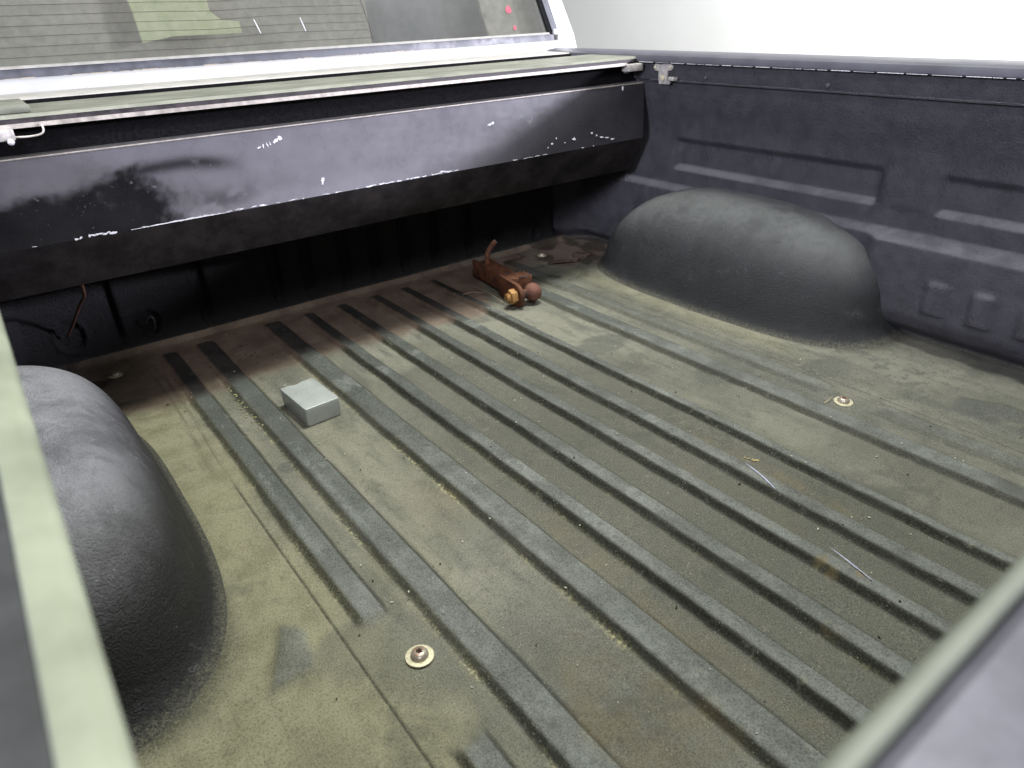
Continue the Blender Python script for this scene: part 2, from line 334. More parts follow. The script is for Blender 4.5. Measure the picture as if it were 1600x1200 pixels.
for i, (a, b, brk) in enumerate(ribs):
    ee = (fbm(Y * 40, X * 40 + i, 31) - 0.5) * 0.003
    yend = 1.838
    # rounded far ends
    cx = (a + b) / 2; hw = (b - a) / 2
    dd = np.sqrt(np.clip(1 - ((Xw - cx) / hw) ** 2, 0, 1)) * hw * 0.55
    env = 1 - sst(yend - 0.030, yend - 0.016, Y - dd)
    if brk:
        yg0, yg1 = (0.475, 0.69) if a < 0.5 else (0.565, 0.655)
        g = (1 - sst(yg0 - 0.020, yg0 + 0.004, Y + dd * 0.8)) + sst(yg1 - 0.004, yg1 + 0.03, Y + dd * 0.4)
        env = env * g * (1.0 if a < 0.5 else 0.62)
    hh = sst(a, a + 0.013, Xw) * (1 - sst(b - 0.010, b, Xw)) * env
    H = np.maximum(H, hh * HR * (0.62 if a < 0.25 else 0.9 if a > 1.15 else 1.0) * (1.0 - 0.25 * (a < 0.4)))
    WEAR = np.maximum(WEAR, np.exp(-((Xw - a - 0.021) / 0.007) ** 2) * env * sst(0.40, 0.62, fbm(Y * 4 + i, X * 9, 57)) * (1 - sst(1.1, 1.5, Y)))
    rr = sst(a + 0.008, a + 0.014, Xw + ee) * (1 - sst(b - 0.006, b - 0.001, Xw - ee)) * env
    RIB = np.maximum(RIB, rr)
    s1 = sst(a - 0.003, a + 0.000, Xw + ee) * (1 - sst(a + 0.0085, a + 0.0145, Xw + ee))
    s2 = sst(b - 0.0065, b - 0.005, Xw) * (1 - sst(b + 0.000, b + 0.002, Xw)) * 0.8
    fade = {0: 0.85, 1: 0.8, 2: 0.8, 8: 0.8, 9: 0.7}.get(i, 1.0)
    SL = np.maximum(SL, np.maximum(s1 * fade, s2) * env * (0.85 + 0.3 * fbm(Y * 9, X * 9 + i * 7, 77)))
    if i in (0, 1, 2, 3, 4):
        st = {0: 0.55, 1: 1.0, 2: 0.95, 3: 0.35, 4: 0.25}[i]
        nn = fbm(Y * 5 + i * 9, X * 3, 91)
        POL = np.maximum(POL, st * np.exp(-((Xw - a + 0.0015) / 0.0045) ** 2) * sst(0.40, 0.60, nn) * (0.35 + 0.65 * sst(0.45, 0.6, fbm(Y * 22, X * 3 + i, 92))) * (Y < 1.62))
# raised triangle on the left shoulder and flat pad on the right one
def poly_mask(pts, soft):
    d = np.full_like(X, 1e9)
    for (x0, y0), (x1, y1) in zip(pts, pts[1:] + pts[:1]):
        nx, ny = -(y1 - y0), (x1 - x0); L = math.hypot(nx, ny)
        d = np.minimum(d, ((X - x0) * nx + (Y - y0) * ny) / L)
    return sst(-soft, soft, d)
nz = fbm(X * 60, Y * 60, 44)
tri = poly_mask([(0.101, 0.672), (0.160, 0.672), (0.172, 0.742), (0.150, 0.772)], 0.007)
tr2 = poly_mask([(1.43, 0.30), (1.56, 0.30), (1.56, 0.44), (1.45, 0.50)], 0.010) * 0
H += tri * 0.006; RIB = np.maximum(RIB, tri * 0.75)
pad = poly_mask([(1.425, -0.2), (1.535, -0.2), (1.535, 0.40), (1.50, 0.47), (1.425, 0.46)], 0.012)
H += pad * 0.005
# coved edges against the walls and headboard
H += 0.012 * sst(1.880, 1.902, Y) ** 2
H += (fbm(X * 5, Y * 4, 15) - 0.5) * 0.0035
SEAM = np.zeros_like(X)
for s, y0, y1 in ((0.207, -1, 1.20), (1.377, -1, 1.60)):
    xx = X - s - 0.03 * sst(0.9, 1.7, Y) * (s > 1)
    m = np.exp(-(xx / 0.0016) ** 2) * (1 - sst(y1 - 0.1, y1, Y)) * (Y > y0)
    SEAM = np.maximum(SEAM, m * (0.9 if s < 1 else 0.55)); H -= m * 0.0022
for s in (0.196, 0.214):
    m = np.exp(-((X - s - 0.006 * np.sin(Y * 9)) / 0.0022) ** 2) * sst(1.15, 1.3, Y) * (1 - sst(1.7, 1.8, Y)); SEAM = np.maximum(SEAM, 0.5 * m)
# pale crusted join line along the headboard
hbl = np.exp(-((Y - 1.878 - 0.006 * fbm(X * 12, Y, 3)) / 0.0028) ** 2)
POL = np.maximum(POL, hbl * 0.8)
# stain region under the overhang, ragged front edge
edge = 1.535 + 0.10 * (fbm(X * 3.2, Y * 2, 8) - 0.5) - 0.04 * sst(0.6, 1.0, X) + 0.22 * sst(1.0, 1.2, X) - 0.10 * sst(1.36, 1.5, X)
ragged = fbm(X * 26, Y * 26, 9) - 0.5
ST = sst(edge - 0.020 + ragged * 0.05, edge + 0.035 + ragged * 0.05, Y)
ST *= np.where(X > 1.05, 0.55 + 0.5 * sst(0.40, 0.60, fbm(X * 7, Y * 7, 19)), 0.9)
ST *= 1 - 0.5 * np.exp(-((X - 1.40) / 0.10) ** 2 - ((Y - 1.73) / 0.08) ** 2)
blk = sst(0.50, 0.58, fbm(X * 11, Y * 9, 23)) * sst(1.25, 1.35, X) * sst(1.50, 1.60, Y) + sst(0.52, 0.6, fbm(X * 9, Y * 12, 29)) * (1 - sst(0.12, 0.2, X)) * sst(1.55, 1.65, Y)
# yellow-green pollen film on the left shoulder, near the camera
YL = (1 - sst(0.18, 0.34, X + 0.10 * (fbm(X * 5, Y * 5, 13) - 0.5))) * (0.75 + 0.25 * fbm(X * 8, Y * 8, 14))
YL = np.maximum(YL, 0.35 * (1 - sst(0.25, 0.8, X)) * sst(0.45, 0.6, fbm(X * 4, Y * 3, 61)))
YL = np.maximum(YL, 0.45 * np.exp(-((X - 1.44) / 0.05) ** 2) * sst(0.7, 0.9, Y))
# grey worn swathes crossing the flats (right half) and dark wet marks
def blob(x, y, rx, ry, k=1.0, rag=0.5):
    return k * sst(0, 0.30, 1 - np.sqrt(((X - x) / rx) ** 2 + ((Y - y) / ry) ** 2) + rag * (fbm(X * 22 + x * 9, Y * 22, 71) - 0.5))
PT = np.zeros_like(X)
for a in [(1.12, 1.15, 0.11, 0.05, .7), (1.24, 0.86, 0.11, 0.055, .7), (1.29, 0.62, 0.05, 0.18, .6), (0.305, 1.14, 0.022, 0.022, .8), (1.42, 0.72, 0.09, 0.05, .55), (1.33, 0.9, .08, .12, .4), (0.90, 1.20, 0.05, .04, .4),
          (0.22, 0.665, 0.07, 0.06, .45), (0.262, 0.60, 0.07, 0.10, .5), (0.42, 0.45, 0.08, 0.18, .35), (0.45, 0.75, .06, .1, .25)]:
    PT = np.maximum(PT, blob(*a))
PT = np.maximum(PT, pad * sst(0.25, 0.45, fbm(X * 14, Y * 14, 3)))
spk = sst(0.60, 0.66, fbm(X * 70, Y * 70, 37)) * np.exp(-((X - 1.52) / 0.13) ** 2 - ((Y - 0.62) / 0.20) ** 2)
PT = np.maximum(PT, spk * 0.9)
# the base dust falls from the wheel well foot
PALE = np.maximum(sst(0.52, 0.66, fbm(X * 16, Y * 11, 51)) * sst(0.50, 0.60, fbm(X * 4, Y * 4, 52)), WEAR * 0.8)
RU = np.zeros_like(X)
for a in [(0.832, 0.372, 0.020, 0.009, .8), (0.822, 0.350, 0.012, 0.010, .6), (0.851, 0.32, 0.016, 0.010, .9), (0.725, 0.289, 0.014, 0.022, .5), (0.58, 0.50, 0.03, 0.30, .30), (0.43, 0.30, 0.09, 0.22, .38), (0.97, 0.55, 0.03, 0.20, .30), (0.88, 0.55, 0.03, 0.2, .15), (0.46, 0.86, 0.05, 0.10, .2)]:
    RU = np.maximum(RU, blob(*a))
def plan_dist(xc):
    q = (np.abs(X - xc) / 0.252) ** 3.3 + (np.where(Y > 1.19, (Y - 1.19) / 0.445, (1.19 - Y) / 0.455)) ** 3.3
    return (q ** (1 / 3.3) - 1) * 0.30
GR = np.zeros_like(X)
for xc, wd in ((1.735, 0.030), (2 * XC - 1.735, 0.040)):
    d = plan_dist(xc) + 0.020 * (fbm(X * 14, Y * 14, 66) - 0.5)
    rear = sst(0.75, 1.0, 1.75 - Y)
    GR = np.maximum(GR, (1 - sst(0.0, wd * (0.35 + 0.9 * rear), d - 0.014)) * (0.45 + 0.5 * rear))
OL = sst(0.38, 0.60, X + 0.15 * (fbm(X * 3, Y * 3, 68) - 0.5)) * (1 - sst(0.95, 1.30, Y + 0.3 * (fbm(X * 4, Y * 4, 69) - 0.5))) * (1 - 0.75 * sst(1.02, 1.10, X))
OL = np.maximum(OL, 0.55 * sst(0.5, 0.62, fbm(X * 5, Y * 3.2, 70)) * sst(0.2, 0.35, X))
me = grid_mesh('bed_floor', X, Y, H)
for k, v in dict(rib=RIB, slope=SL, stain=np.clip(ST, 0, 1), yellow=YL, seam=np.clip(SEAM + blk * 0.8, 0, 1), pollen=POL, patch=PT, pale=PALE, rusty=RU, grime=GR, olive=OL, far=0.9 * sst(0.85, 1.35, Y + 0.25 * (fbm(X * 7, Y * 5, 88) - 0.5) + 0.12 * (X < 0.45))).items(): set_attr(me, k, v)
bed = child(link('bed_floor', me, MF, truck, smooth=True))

# ------------------------------------------------------------------ wheel wells
def wheel_well(side):
    yc, bf, br_, hz = 1.19, 0.445, 0.455, 0.280
    if side < 0: bf, hz = 0.415, 0.268
    xw, a = 1.735, 0.252
    nt = 96
    zl = np.concatenate([hz * np.cos(np.linspace(0, 1.25, 26)), np.linspace(hz * math.cos(1.25), 0.0, 22)[1:]])
    th = np.linspace(0, math.pi, nt + 1); c, s_ = np.cos(th), np.sin(th)
    e = 2 / 3.3
    px = -a * np.abs(s_) ** e; py = -np.sign(c) * np.abs(c) ** e
    X_ = []; Y_ = []; Z_ = []
    for z in zl:
        k = min(1, z / hz)
        rx = (1 - k ** 2.7) ** (1 / 2.7); rf = (1 - k ** 2.15) ** (1 / 2.15) * 0.99 + 0.01 * rx; rb = (1 - k ** 3.0) ** (1 / 3.0)
        o = 0.022 * math.exp(-z / 0.012) + 0.006 * math.exp(-z / 0.05); ob = o + 0.020 * math.exp(-z / 0.022)
        yy = np.where(py > 0, py * (bf * rf + o), py * (br_ * rb + ob))
        xx = px * (rx + o / a)
        X_.append(xw + xx); Y_.append(yc + yy); Z_.append(np.full_like(xx, z - 0.0022))
    X_, Y_, Z_ = map(np.array, (X_, Y_, Z_))
    if side > 0: Z_ = Z_ - np.exp(-((X_ - 1.60) / 0.022) ** 2 - ((Y_ - 0.99) / 0.03) ** 2) * 0.004
    up = np.clip(Z_ / 0.1, 0, 1); Z_ = Z_ + (fbm(X_ * 9, Y_ * 6, 7) - 0.5) * 0.008 * up
    if side < 0: X_ = 2 * XC - X_; X_, Y_, Z_ = X_[:, ::-1], Y_[:, ::-1], Z_[:, ::-1]
    me = grid_mesh('wheel_well', X_, Y_, Z_)
    return child(link('wheel_well', me, MW if side > 0 else MW2, truck, smooth=True))
wheel_well(1); wheel_well(-1)

# ------------------------------------------------------------------ side liners
def side_wall(side):
    ys = np.arange(-0.06, 1.92, 0.008); zs = np.concatenate([np.arange(0.0, 0.09, 0.006), np.arange(0.09, 0.556, 0.004)])
    Y, Z = np.meshgrid(ys, zs)
    x = 1.735 - 0.055 * sst(0, 0.05, Z) - 0.012 * sst(0.05, 0.25, Z)        # foot cove
    x = x + 0.020 * sst(0.240, 0.268, Z) + 0.0 * Z                          # step back above the low ledge
    x = x - 0.045 * sst(0.40, 0.55, Z)
    # recesses with lit bottom slopes
    def rect(y0, y1, z0, z1, sy=0.014, szb=0.022, szt=0.024):
        return sst(y0, y0 + sy, Y) * (1 - sst(y1 - sy, y1, Y)) * sst(z0, z0 + szb, Z) * (1 - sst(z1 - szt, z1, Z))
    x = x + 0.022 * rect(0.815, 1.45, 0.300, 0.400) + 0.022 * rect(-0.2, 0.690, 0.300, 0.400)
    x = x - 0.006 * rect(0.690, 0.815, 0.30, 0.52, 0.02)
    # lower strip below the ledge bulges in, pierced by raised pads
    low = (1 - sst(0.78, 0.82, Y)) * (1 - sst(0.235, 0.262, Z)) * sst(0.03, 0.08, Z)
    x = x - 0.020 * low
    for y0 in (0.592, 0.495, 0.398, 0.301, 0.204, 0.107):
        x = x - 0.012 * rect(y0, y0 + 0.060, 0.088, 0.182, 0.012, 0.012, 0.022)
    # rounded front corner
    x = x - 0.075 * sst(1.80, 1.905, Y) ** 2
    x = x + (fbm(Y * 5, Z * 5, 61) - 0.5) * 0.003 * sst(0.05, 0.1, Z)
    if side < 0: x = 2 * XC - x; x = x[:, ::-1]; Y = Y[:, ::-1]; Z = Z[:, ::-1]
    me = grid_mesh('side_liner', x[:, ::-1], Y[:, ::-1], Z)
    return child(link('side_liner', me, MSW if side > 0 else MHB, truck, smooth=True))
side_wall(1); side_wall(-1)

# steel upper wall + rail, right side
def P2(pts): return pts
r = extrude_profile('side_panel', [(1.632, 0.5545), (1.640, 0.5545), (1.640, 0.606), (1.628, 0.606), (1.626, 0.575)], 'Y', -0.10, 1.95, MSW, truck); child(r)
r = extrude_profile('bed_rail', [(1.606, 0.603), (1.606, 0.612), (1.609, 0.618), (1.616, 0.622), (1.66, 0.626), (1.74, 0.622), (1.76, 0.60), (1.76, 0.40), (1.75, 0.40), (1.75, 0.598), (1.62, 0.600), (1.610, 0.600)], 'Y', -0.10, 2.02, MRL, truck); child(r)
# bright worn line along the rail's lower lip
bm = bmesh.new(); yy = -0.08
while yy < 1.49:
    L = random.uniform(0.01, 0.07)
    add_box(bm, (1.6052, yy, 0.6005), (1.6062, yy + L * 0.93, 0.6005 + random.uniform(0.0005, 0.0013)))
    yy += L + random.uniform(0, 0.006)
child(bm_obj('worn_edge', bm, MCH, truck, kind='stuff'))
# left rail: pale green nose, dark cap beyond
r = extrude_profile('rail_trim', [(-0.012, 0.596), (-0.0115, 0.600), (-0.0135, 0.6045), (-0.018, 0.6065), (-0.0245, 0.6065), (-0.026, 0.603), (-0.026, 0.594), (-0.018, 0.592)], 'Y', 0.02, 1.50, MTR, truck, sharp=60); child(r)
r = extrude_profile('bed_rail', [(-0.0262, 0.592), (-0.0262, 0.603), (-0.030, 0.6035), (-0.10, 0.609), (-0.17, 0.60), (-0.18, 0.40), (-0.165, 0.40), (-0.16, 0.585)], 'Y', -0.08, 2.02, MTK, truck, sharp=40); child(r)
r = extrude_profile('side_panel', [(-0.020, 0.5545), (-0.028, 0.5545), (-0.034, 0.590), (-0.022, 0.592)], 'Y', -0.05, 1.95, MTK, truck); child(r)
# outer skins of the bed
child(extrude_profile('outer_panel', [(1.752, 0.612), (1.775, 0.600), (1.785, 0.45), (1.790, -0.10), (1.765, -0.15), (1.762, 0.598)], 'Y', -0.10, 2.02, MSIL, truck, sharp=40))
child(extrude_profile('outer_panel', [(-0.1705, 0.598), (-0.192, 0.590), (-0.205, 0.45), (-0.210, -0.10), (-0.183, -0.15), (-0.181, 0.585)], 'Y', -0.10, 2.02, MSIL, truck, sharp=40))
# tailgate top
r = extrude_profile('tailgate', [(0.030, 0.40), (0.0335, 0.545), (0.0335, 0.5925), (0.029, 0.5965), (-0.012, 0.5975), (-0.055, 0.597), (-0.06, 0.59), (-0.06, 0.0), (0.026, 0.0)], 'X', -0.005, 1.60, MTG, truck, sharp=40)
child(r)
r = extrude_profile('tailgate_trim', [(0.0338, 0.585), (0.0395, 0.586), (0.0412, 0.5915), (0.0402, 0.5960), (0.0375, 0.5985), (0.0345, 0.5985), (0.0338, 0.5970)], 'X', -0.005, 1.60, simple('dull_green_tailgate_edge', (0.125, 0.137, 0.105), 0.5, 0.0, 0.2, 18), truck, sharp=60); child(r)

# ------------------------------------------------------------------ headboard
xs_ = np.arange(-0.14, 1.76, 0.005); zs_ = np.concatenate([np.arange(0, 0.10, 0.006), np.arange(0.10, 0.60, 0.012)])
X, Z = np.meshgrid(xs_, zs_)
Yh = 1.905 - 0.020 * (1 - sst(0, 0.03, Z)) * 0 + 0 * X
for c in (0.17, 0.39, 0.59, 0.685, 0.80, 0.90, 1.0, 1.11, 1.24, 1.62):
    Yh = Yh + 0.016 * np.exp(-((X - c - 0.02 * np.clip(0.12 - Z, 0, 1)) / 0.014) ** 4) * sst(0.015, 0.05, Z)
for cx, cz, rr in ((0.249, 0.065, 0.030), (0.071, 0.078, 0.034), (1.348, 0.080, 0.022), (1.521, 0.045, 0.022)):
    d = np.sqrt((X - cx) ** 2 + ((Z - cz) / 1.25) ** 2); Yh = Yh - 0.006 * np.exp(-((d - rr) / 0.004) ** 2) + 0.006 * (1 - sst(rr - 0.006, rr, d))
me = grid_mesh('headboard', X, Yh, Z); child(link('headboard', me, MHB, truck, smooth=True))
for cx, cz in ((1.545, 0.385), (0.245, 0.075)):
    bm = bmesh.new(); tube(bm, smoothpts([(cx - .008, 1.885, cz), (cx, 1.878, cz + .014), (cx + .010, 1.876, cz + .010), (cx + .009, 1.880, cz - .02), (cx + .004, 1.89, cz - .028)]), 0.003, 6)
    child(bm_obj('tie_hook', bm, MTK, truck, smooth=True))

# ------------------------------------------------------------------ cover: hanging panel
YT, YF, YB = 1.536, 1.528, 1.578
ZT, ZF, ZB = 0.545, 0.3915, 0.292
x0, x1 = -0.10, 1.640
nx = 420; xg = np.linspace(x0, x1, nx)
tz = np.linspace(0, 1, 46)
X, T = np.meshgrid(xg, tz)
Yp = YF + (YT - YF) * T + 0.0015 * (fbm(X * 3, T * 2, 3) - 0.5); Zp = ZF + (ZT - ZF) * T
me = grid_mesh('front_face', X, Yp, Zp)
# dusty film, dark smudge on the left; right-hand rail shadow and central sheen painted in
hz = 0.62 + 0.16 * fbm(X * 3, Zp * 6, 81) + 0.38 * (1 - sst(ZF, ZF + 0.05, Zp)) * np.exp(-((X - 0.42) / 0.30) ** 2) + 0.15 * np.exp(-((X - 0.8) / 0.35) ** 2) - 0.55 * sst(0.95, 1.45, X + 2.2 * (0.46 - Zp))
n1 = fbm(X * 7, Zp * 16, 82); n2 = fbm(X * 26, Zp * 30, 83)
top = 0.500 + 0.10 * (n1 - .5) - 0.03 * np.abs(X - 0.35) / 0.3
n3 = fbm(X * 90, Zp * 90, 84); n2 = n2 * 0.6 + n3 * 0.4
m1 = (1 - sst(top - 0.022, top + 0.018, Zp + 0.045 * (n2 - .5))) * (1 - sst(0.24, 0.33, X + 0.12 * (n1 - .5) + 0.14 * (n2 - .5)))
arm = np.exp(-((Zp - 0.497 - 0.012 * (n1 - .5) + 1.1 * (X - 0.33) ** 2) / 0.013) ** 2) * (1 - sst(0.38, 0.48, X)) * sst(0.1, 0.2, X) * sst(0.25, 0.55, n2 + 0.15)
m2 = 0.6 * np.exp(-((X - 0.40) / 0.07) ** 2 - ((Zp - 0.42) / 0.020) ** 2) * sst(0.35, 0.6, n2)
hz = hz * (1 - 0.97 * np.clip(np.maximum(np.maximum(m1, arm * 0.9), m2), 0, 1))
set_attr(me, 'haze_shade', np.clip(hz, 0, 1))
cov = me
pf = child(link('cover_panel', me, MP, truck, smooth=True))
r = extrude_profile('cover_fold', [(YF + 0.0008, ZF - 0.0004), (YB, ZB), (YB + 0.006, ZB), (YB + 0.01, ZF), (YT + 0.012, ZT - 0.01), (YT + 0.001, ZT - 0.0095)], 'X', x0, x1, MU, truck, nseg=60); child(r)
r = extrude_profile('cover_flange', [(YT - 0.0022, ZT - 0.0035), (YT - 0.0022, ZT + 0.0006), (YT + 0.001, ZT + 0.0018), (YT + 0.028, ZT + 0.0018), (YT + 0.028, ZT - 0.002), (YT + 0.0012, ZT - 0.002)], 'X', x0, x1 - 0.002, simple('flange_grey', (0.11, 0.105, 0.10), 0.5), truck); child(r)
r = extrude_profile('flange_edge', [(YT - 0.0030, ZT - 0.0016), (YT - 0.0030, ZT + 0.0004), (YT - 0.0023, ZT + 0.0004), (YT - 0.0023, ZT - 0.0016)], 'X', x0, x1 - 0.01, MAL, truck); child(r)
r = box('roller_seal', (x0, 1.568, 0.40), (1.638, 1.60, 0.607), MBK, truck, 0.003); child(r)
child(box('gap_shade_filler', (-0.12, 1.600, 0.50), (1.70, 1.825, 0.575), MBK, truck))  # black box added to keep the gap behind the deck dark
child(box('gap_shade_strip', (-0.12, 1.8190, 0.50), (1.72, 1.8255, 0.6150), MBK, truck))  # black strip over the lit shelf face, paints the shade in the gap
# deck + lip
def deck_poly():
    bm = bmesh.new()
    pts = [(-0.12, 1.526), (1.585, 1.526), (1.628, 1.550), (1.645, 1.60), (1.645, 1.728), (-0.12, 1.728)]
    b = [bm.verts.new((x, y, 0.6095)) for x, y in pts]; t = [bm.verts.new((x, y + (0.006 if y < 1.56 else 0), 0.6150)) for x, y in pts]
    n = len(pts); bm.faces.new(b[::-1]); bm.faces.new(t)
    for k in range(n): bm.faces.new((b[k], b[(k + 1) % n], t[(k + 1) % n], t[k]))
    return bm
child(auto_smooth(bm_obj('cover_deck', deck_poly(), MD, truck), 30))
def lip(y0, z0, z1, mat, name, inset=0.0):
    bm = bmesh.new(); pts = [(-0.12, y0), (1.583 - inset, y0), (1.624 - inset, y0 + 0.024), (1.624 - inset, y0 + 0.05), (-0.12, y0 + 0.05)]
    b = [bm.verts.new((x, y, z0)) for x, y in pts]; t = [bm.verts.new((x, y, z1)) for x, y in pts]; n = len(pts)
    bm.faces.new(b[::-1]); bm.faces.new(t)
    for k in range(n): bm.faces.new((b[k], b[(k + 1) % n], t[(k + 1) % n], t[k]))
    child(bm_obj(name, bm, mat, truck))
lip(1.5275, 0.6015, 0.6092, MLB, 'cover_lip')
lip(1.5240, 0.5940, 0.6012, MAL, 'lip_strip', 0.03)
# left clip on the deck
c = box('deck_clip', (-0.10, 1.548, 0.6153), (0.118, 1.70, 0.628), MD, truck, 0.003); child(c)
# latches and brackets
c = box('cover_latch', (1.555, 1.515, 0.578), (1.612, 1.545, 0.5975), MBR, truck, 0.003); child(c)
child(box('latch_pin', (1.612, 1.520, 0.584), (1.624, 1.530, 0.592), MTK, truck, 0.001)); child(box('latch_tongue', (1.540, 1.516, 0.575), (1.5548, 1.522, 0.580), MTK, truck, 0.001))
c = box('cover_latch', (-0.05, 1.505, 0.577), (0.080, 1.545, 0.5965), MBR, truck, 0.003); child(c)
bm = bmesh.new(); tube(bm, smoothpts([(0.078, 1.512, 0.582), (0.10, 1.510, 0.581), (0.118, 1.510, 0.583), (0.124, 1.512, 0.589), (0.124, 1.52, 0.598)]), 0.0018, 6); child(bm_obj('latch_wire', bm, MAL, truck, smooth=True))
bm = bmesh.new(); bmesh.ops.create_icosphere(bm, subdivisions=2, radius=0.0055, matrix=Matrix.Translation((0.071, 1.502, 0.576))); child(bm_obj('latch_screw', bm, MCH, truck, smooth=True))
# T bracket on the side wall
bm = bmesh.new()
prof = [(1.424, 0.5455), (1.460, 0.5455), (1.464, 0.560), (1.464, 0.578), (1.478, 0.580), (1.4835, 0.586), (1.481, 0.594), (1.474, 0.5965), (1.460, 0.5955), (1.438, 0.5965), (1.424, 0.5975), (1.416, 0.595), (1.4135, 0.588), (1.418, 0.582), (1.432, 0.580), (1.432, 0.556), (1.420, 0.552)]
a = [bm.verts.new((1.6245, y, z)) for y, z in prof]; b = [bm.verts.new((1.6195, y, z)) for y, z in prof]
bm.faces.new(a); bm.faces.new(b[::-1])
for k in range(len(prof)): bm.faces.new((a[k], b[k], b[(k + 1) % len(prof)], a[(k + 1) % len(prof)]))
br = child(bm_obj('rail_bracket', bm, MBR, truck))
def disc(name, c, r, h, axis, mat, parent, n=16, prof=None):
    bm = bmesh.new(); q = Vector(axis).to_track_quat('Z', 'Y').to_matrix().to_4x4(); mm = Matrix.Translation(c) @ q
    lathe(bm, prof or [(r * 0.96, 0), (r, h * 0.3), (r * 0.9, h * 0.85), (r * 0.6, h)], mm, n)
    return auto_smooth(bm_obj(name, bm, mat, parent), 40)
def subchild(o, par):   # sub-part built in world coordinates under a part that has an inverse
    o.parent = par; o.matrix_parent_inverse = Matrix.Translation((0, 0, 0)); return o
for (y, z, rr) in ((1.448, 0.562, 0.0085), (1.475, 0.588, 0.004), (1.421, 0.589, 0.004)):
    subchild(disc('bracket_bolt', (1.6194, y, z), rr, 0.005, (-1, 0, 0), MZN, None), br)
c = box('bracket_peg', (1.606, 1.398, 0.556), (1.626, 1.417, 0.566), MBR, truck, 0.002); child(c)
for y in (1.304, 0.954):
    child(disc('wall_plug', (1.6268, y, 0.568), 0.0055, 0.003, (-1, 0, 0), MRL, truck))
child(extrude_profile('liner_bead', [(1.6225, 0.5525), (1.6225, 0.5555), (1.636, 0.5565), (1.636, 0.5525)], 'Y', -0.05, 1.50, MSW, truck))

# hanging wire under the panel
bm = bmesh.new(); tube(bm, smoothpts([(0.113, 1.586, 0.322), (0.109, 1.590, 0.297), (0.111, 1.66, 0.245), (0.105, 1.78, 0.19), (0.085, 1.85, 0.130), (0.066, 1.893, 0.085)]), 0.0032, 7)
child(bm_obj('hanging_wire', bm, simple('brown_wire', (0.12, 0.055, 0.035), 0.5), truck, smooth=True))

# paint chips on the front face and along the fold, plus a painted highlight
bm = bmesh.new()
def yon(z): return YF + (YT - YF) * (z - ZF) / (ZT - ZF) - 0.0012
def chip(x, z, w, h, ang=0.0, n=13):
    vs = []
    for k in range(n):
        t = 2 * math.pi * k / n; rr = random.uniform(0.35, 1.15)
        a, b = math.cos(t) * w * rr, math.sin(t) * h * rr
        xx = x + a * math.cos(ang) - b * math.sin(ang); zz = z + a * math.sin(ang) + b * math.cos(ang)
        vs.append((xx, zz))
    f = [bm.verts.new((p, yon(q), q)) for p, q in vs]; g = [bm.verts.new((p, yon(q) + 0.0022, q)) for p, q in vs]
    bm.faces.new(f)
    for k in range(n): bm.faces.new((f[k], g[k], g[(k + 1) % n], f[(k + 1) % n]))
chip(0.494, 0.509, 0.007, 0.003, 0.2); chip(0.512, 0.513, 0.002, 0.005, 0.4); chip(0.519, 0.514, 0.0016, 0.006, 0.3); chip(0.530, 0.5175, 0.006, 0.0045, .5); chip(0.540, 0.521, 0.006, 0.006, .6); chip(0.503, 0.511, 0.002, 0.004)
chip(0.619, 0.4225, 0.0042, 0.0085, -0.3, 30)
chip(1.083, 0.489, 0.008, 0.003, 0.25); chip(1.093, 0.492, 0.005, 0.004)
chip(1.365, 0.4205, 0.009, 0.004); chip(1.553, 0.535, 0.003, 0.008)
for x, z, ww in ((1.432, .428, .004), (1.47, .413, .008), (1.49, .409, .009), (1.514, .403, .010), (1.45, .420, .003), (1.30, .43, .002), (1.33, .415, .002), (1.27, .41, .002), (1.285, .418, .004)): chip(x, z, ww, 0.0022, -0.05)
for x, z in ((0.931, 0.397), (0.95, 0.394)): chip(x, z, 0.014, 0.0022)
def run_edge(xa, xb, dens, h, zz=ZF + 0.0015):
    x = xa
    while x < xb:
        L = random.uniform(0.002, 0.012)
        if random.random() < dens: chip(x, zz + random.uniform(-0.0006, h * 0.4), L, random.uniform(0.3, 1) * h * 0.6, random.uniform(-.1, .1), 11)
        x += L * random.uniform(0.9, 1.9)
run_edge(0.04, 0.13, 0.4, 0.0018); run_edge(0.12, 0.19, 0.9, 0.0060); run_edge(0.24, 0.44, 0.55, 0.0030)
LV = [((x), 0.0005 + 0.0022 * math.sin(math.pi * (x - 0.21) / 0.20) ** 2 * (0.6 + 0.5 * math.sin(x * 90) ** 2)) for x in np.linspace(0.215, 0.405, 60)]  # long pale sliver paints the highlight along the fold
lo = [bm.verts.new((x, yon(ZF + .0004), ZF + 0.0004)) for x, h in LV]; hi_ = [bm.verts.new((x, yon(ZF + h) + 0.0003, ZF + 0.0004 + h)) for x, h in LV]
for k in range(59): bm.faces.new((lo[k], lo[k + 1], hi_[k + 1], hi_[k]))
run_edge(0.42, 0.48, 0.9, 0.004); run_edge(0.5, 0.72, 0.22, 0.0016); run_edge(0.73, 0.95, 0.6, 0.0030); run_edge(0.95, 1.45, 0.2, 0.0018)
child(bm_obj('chips_and_highlight', bm, MCH, truck, kind='stuff'))

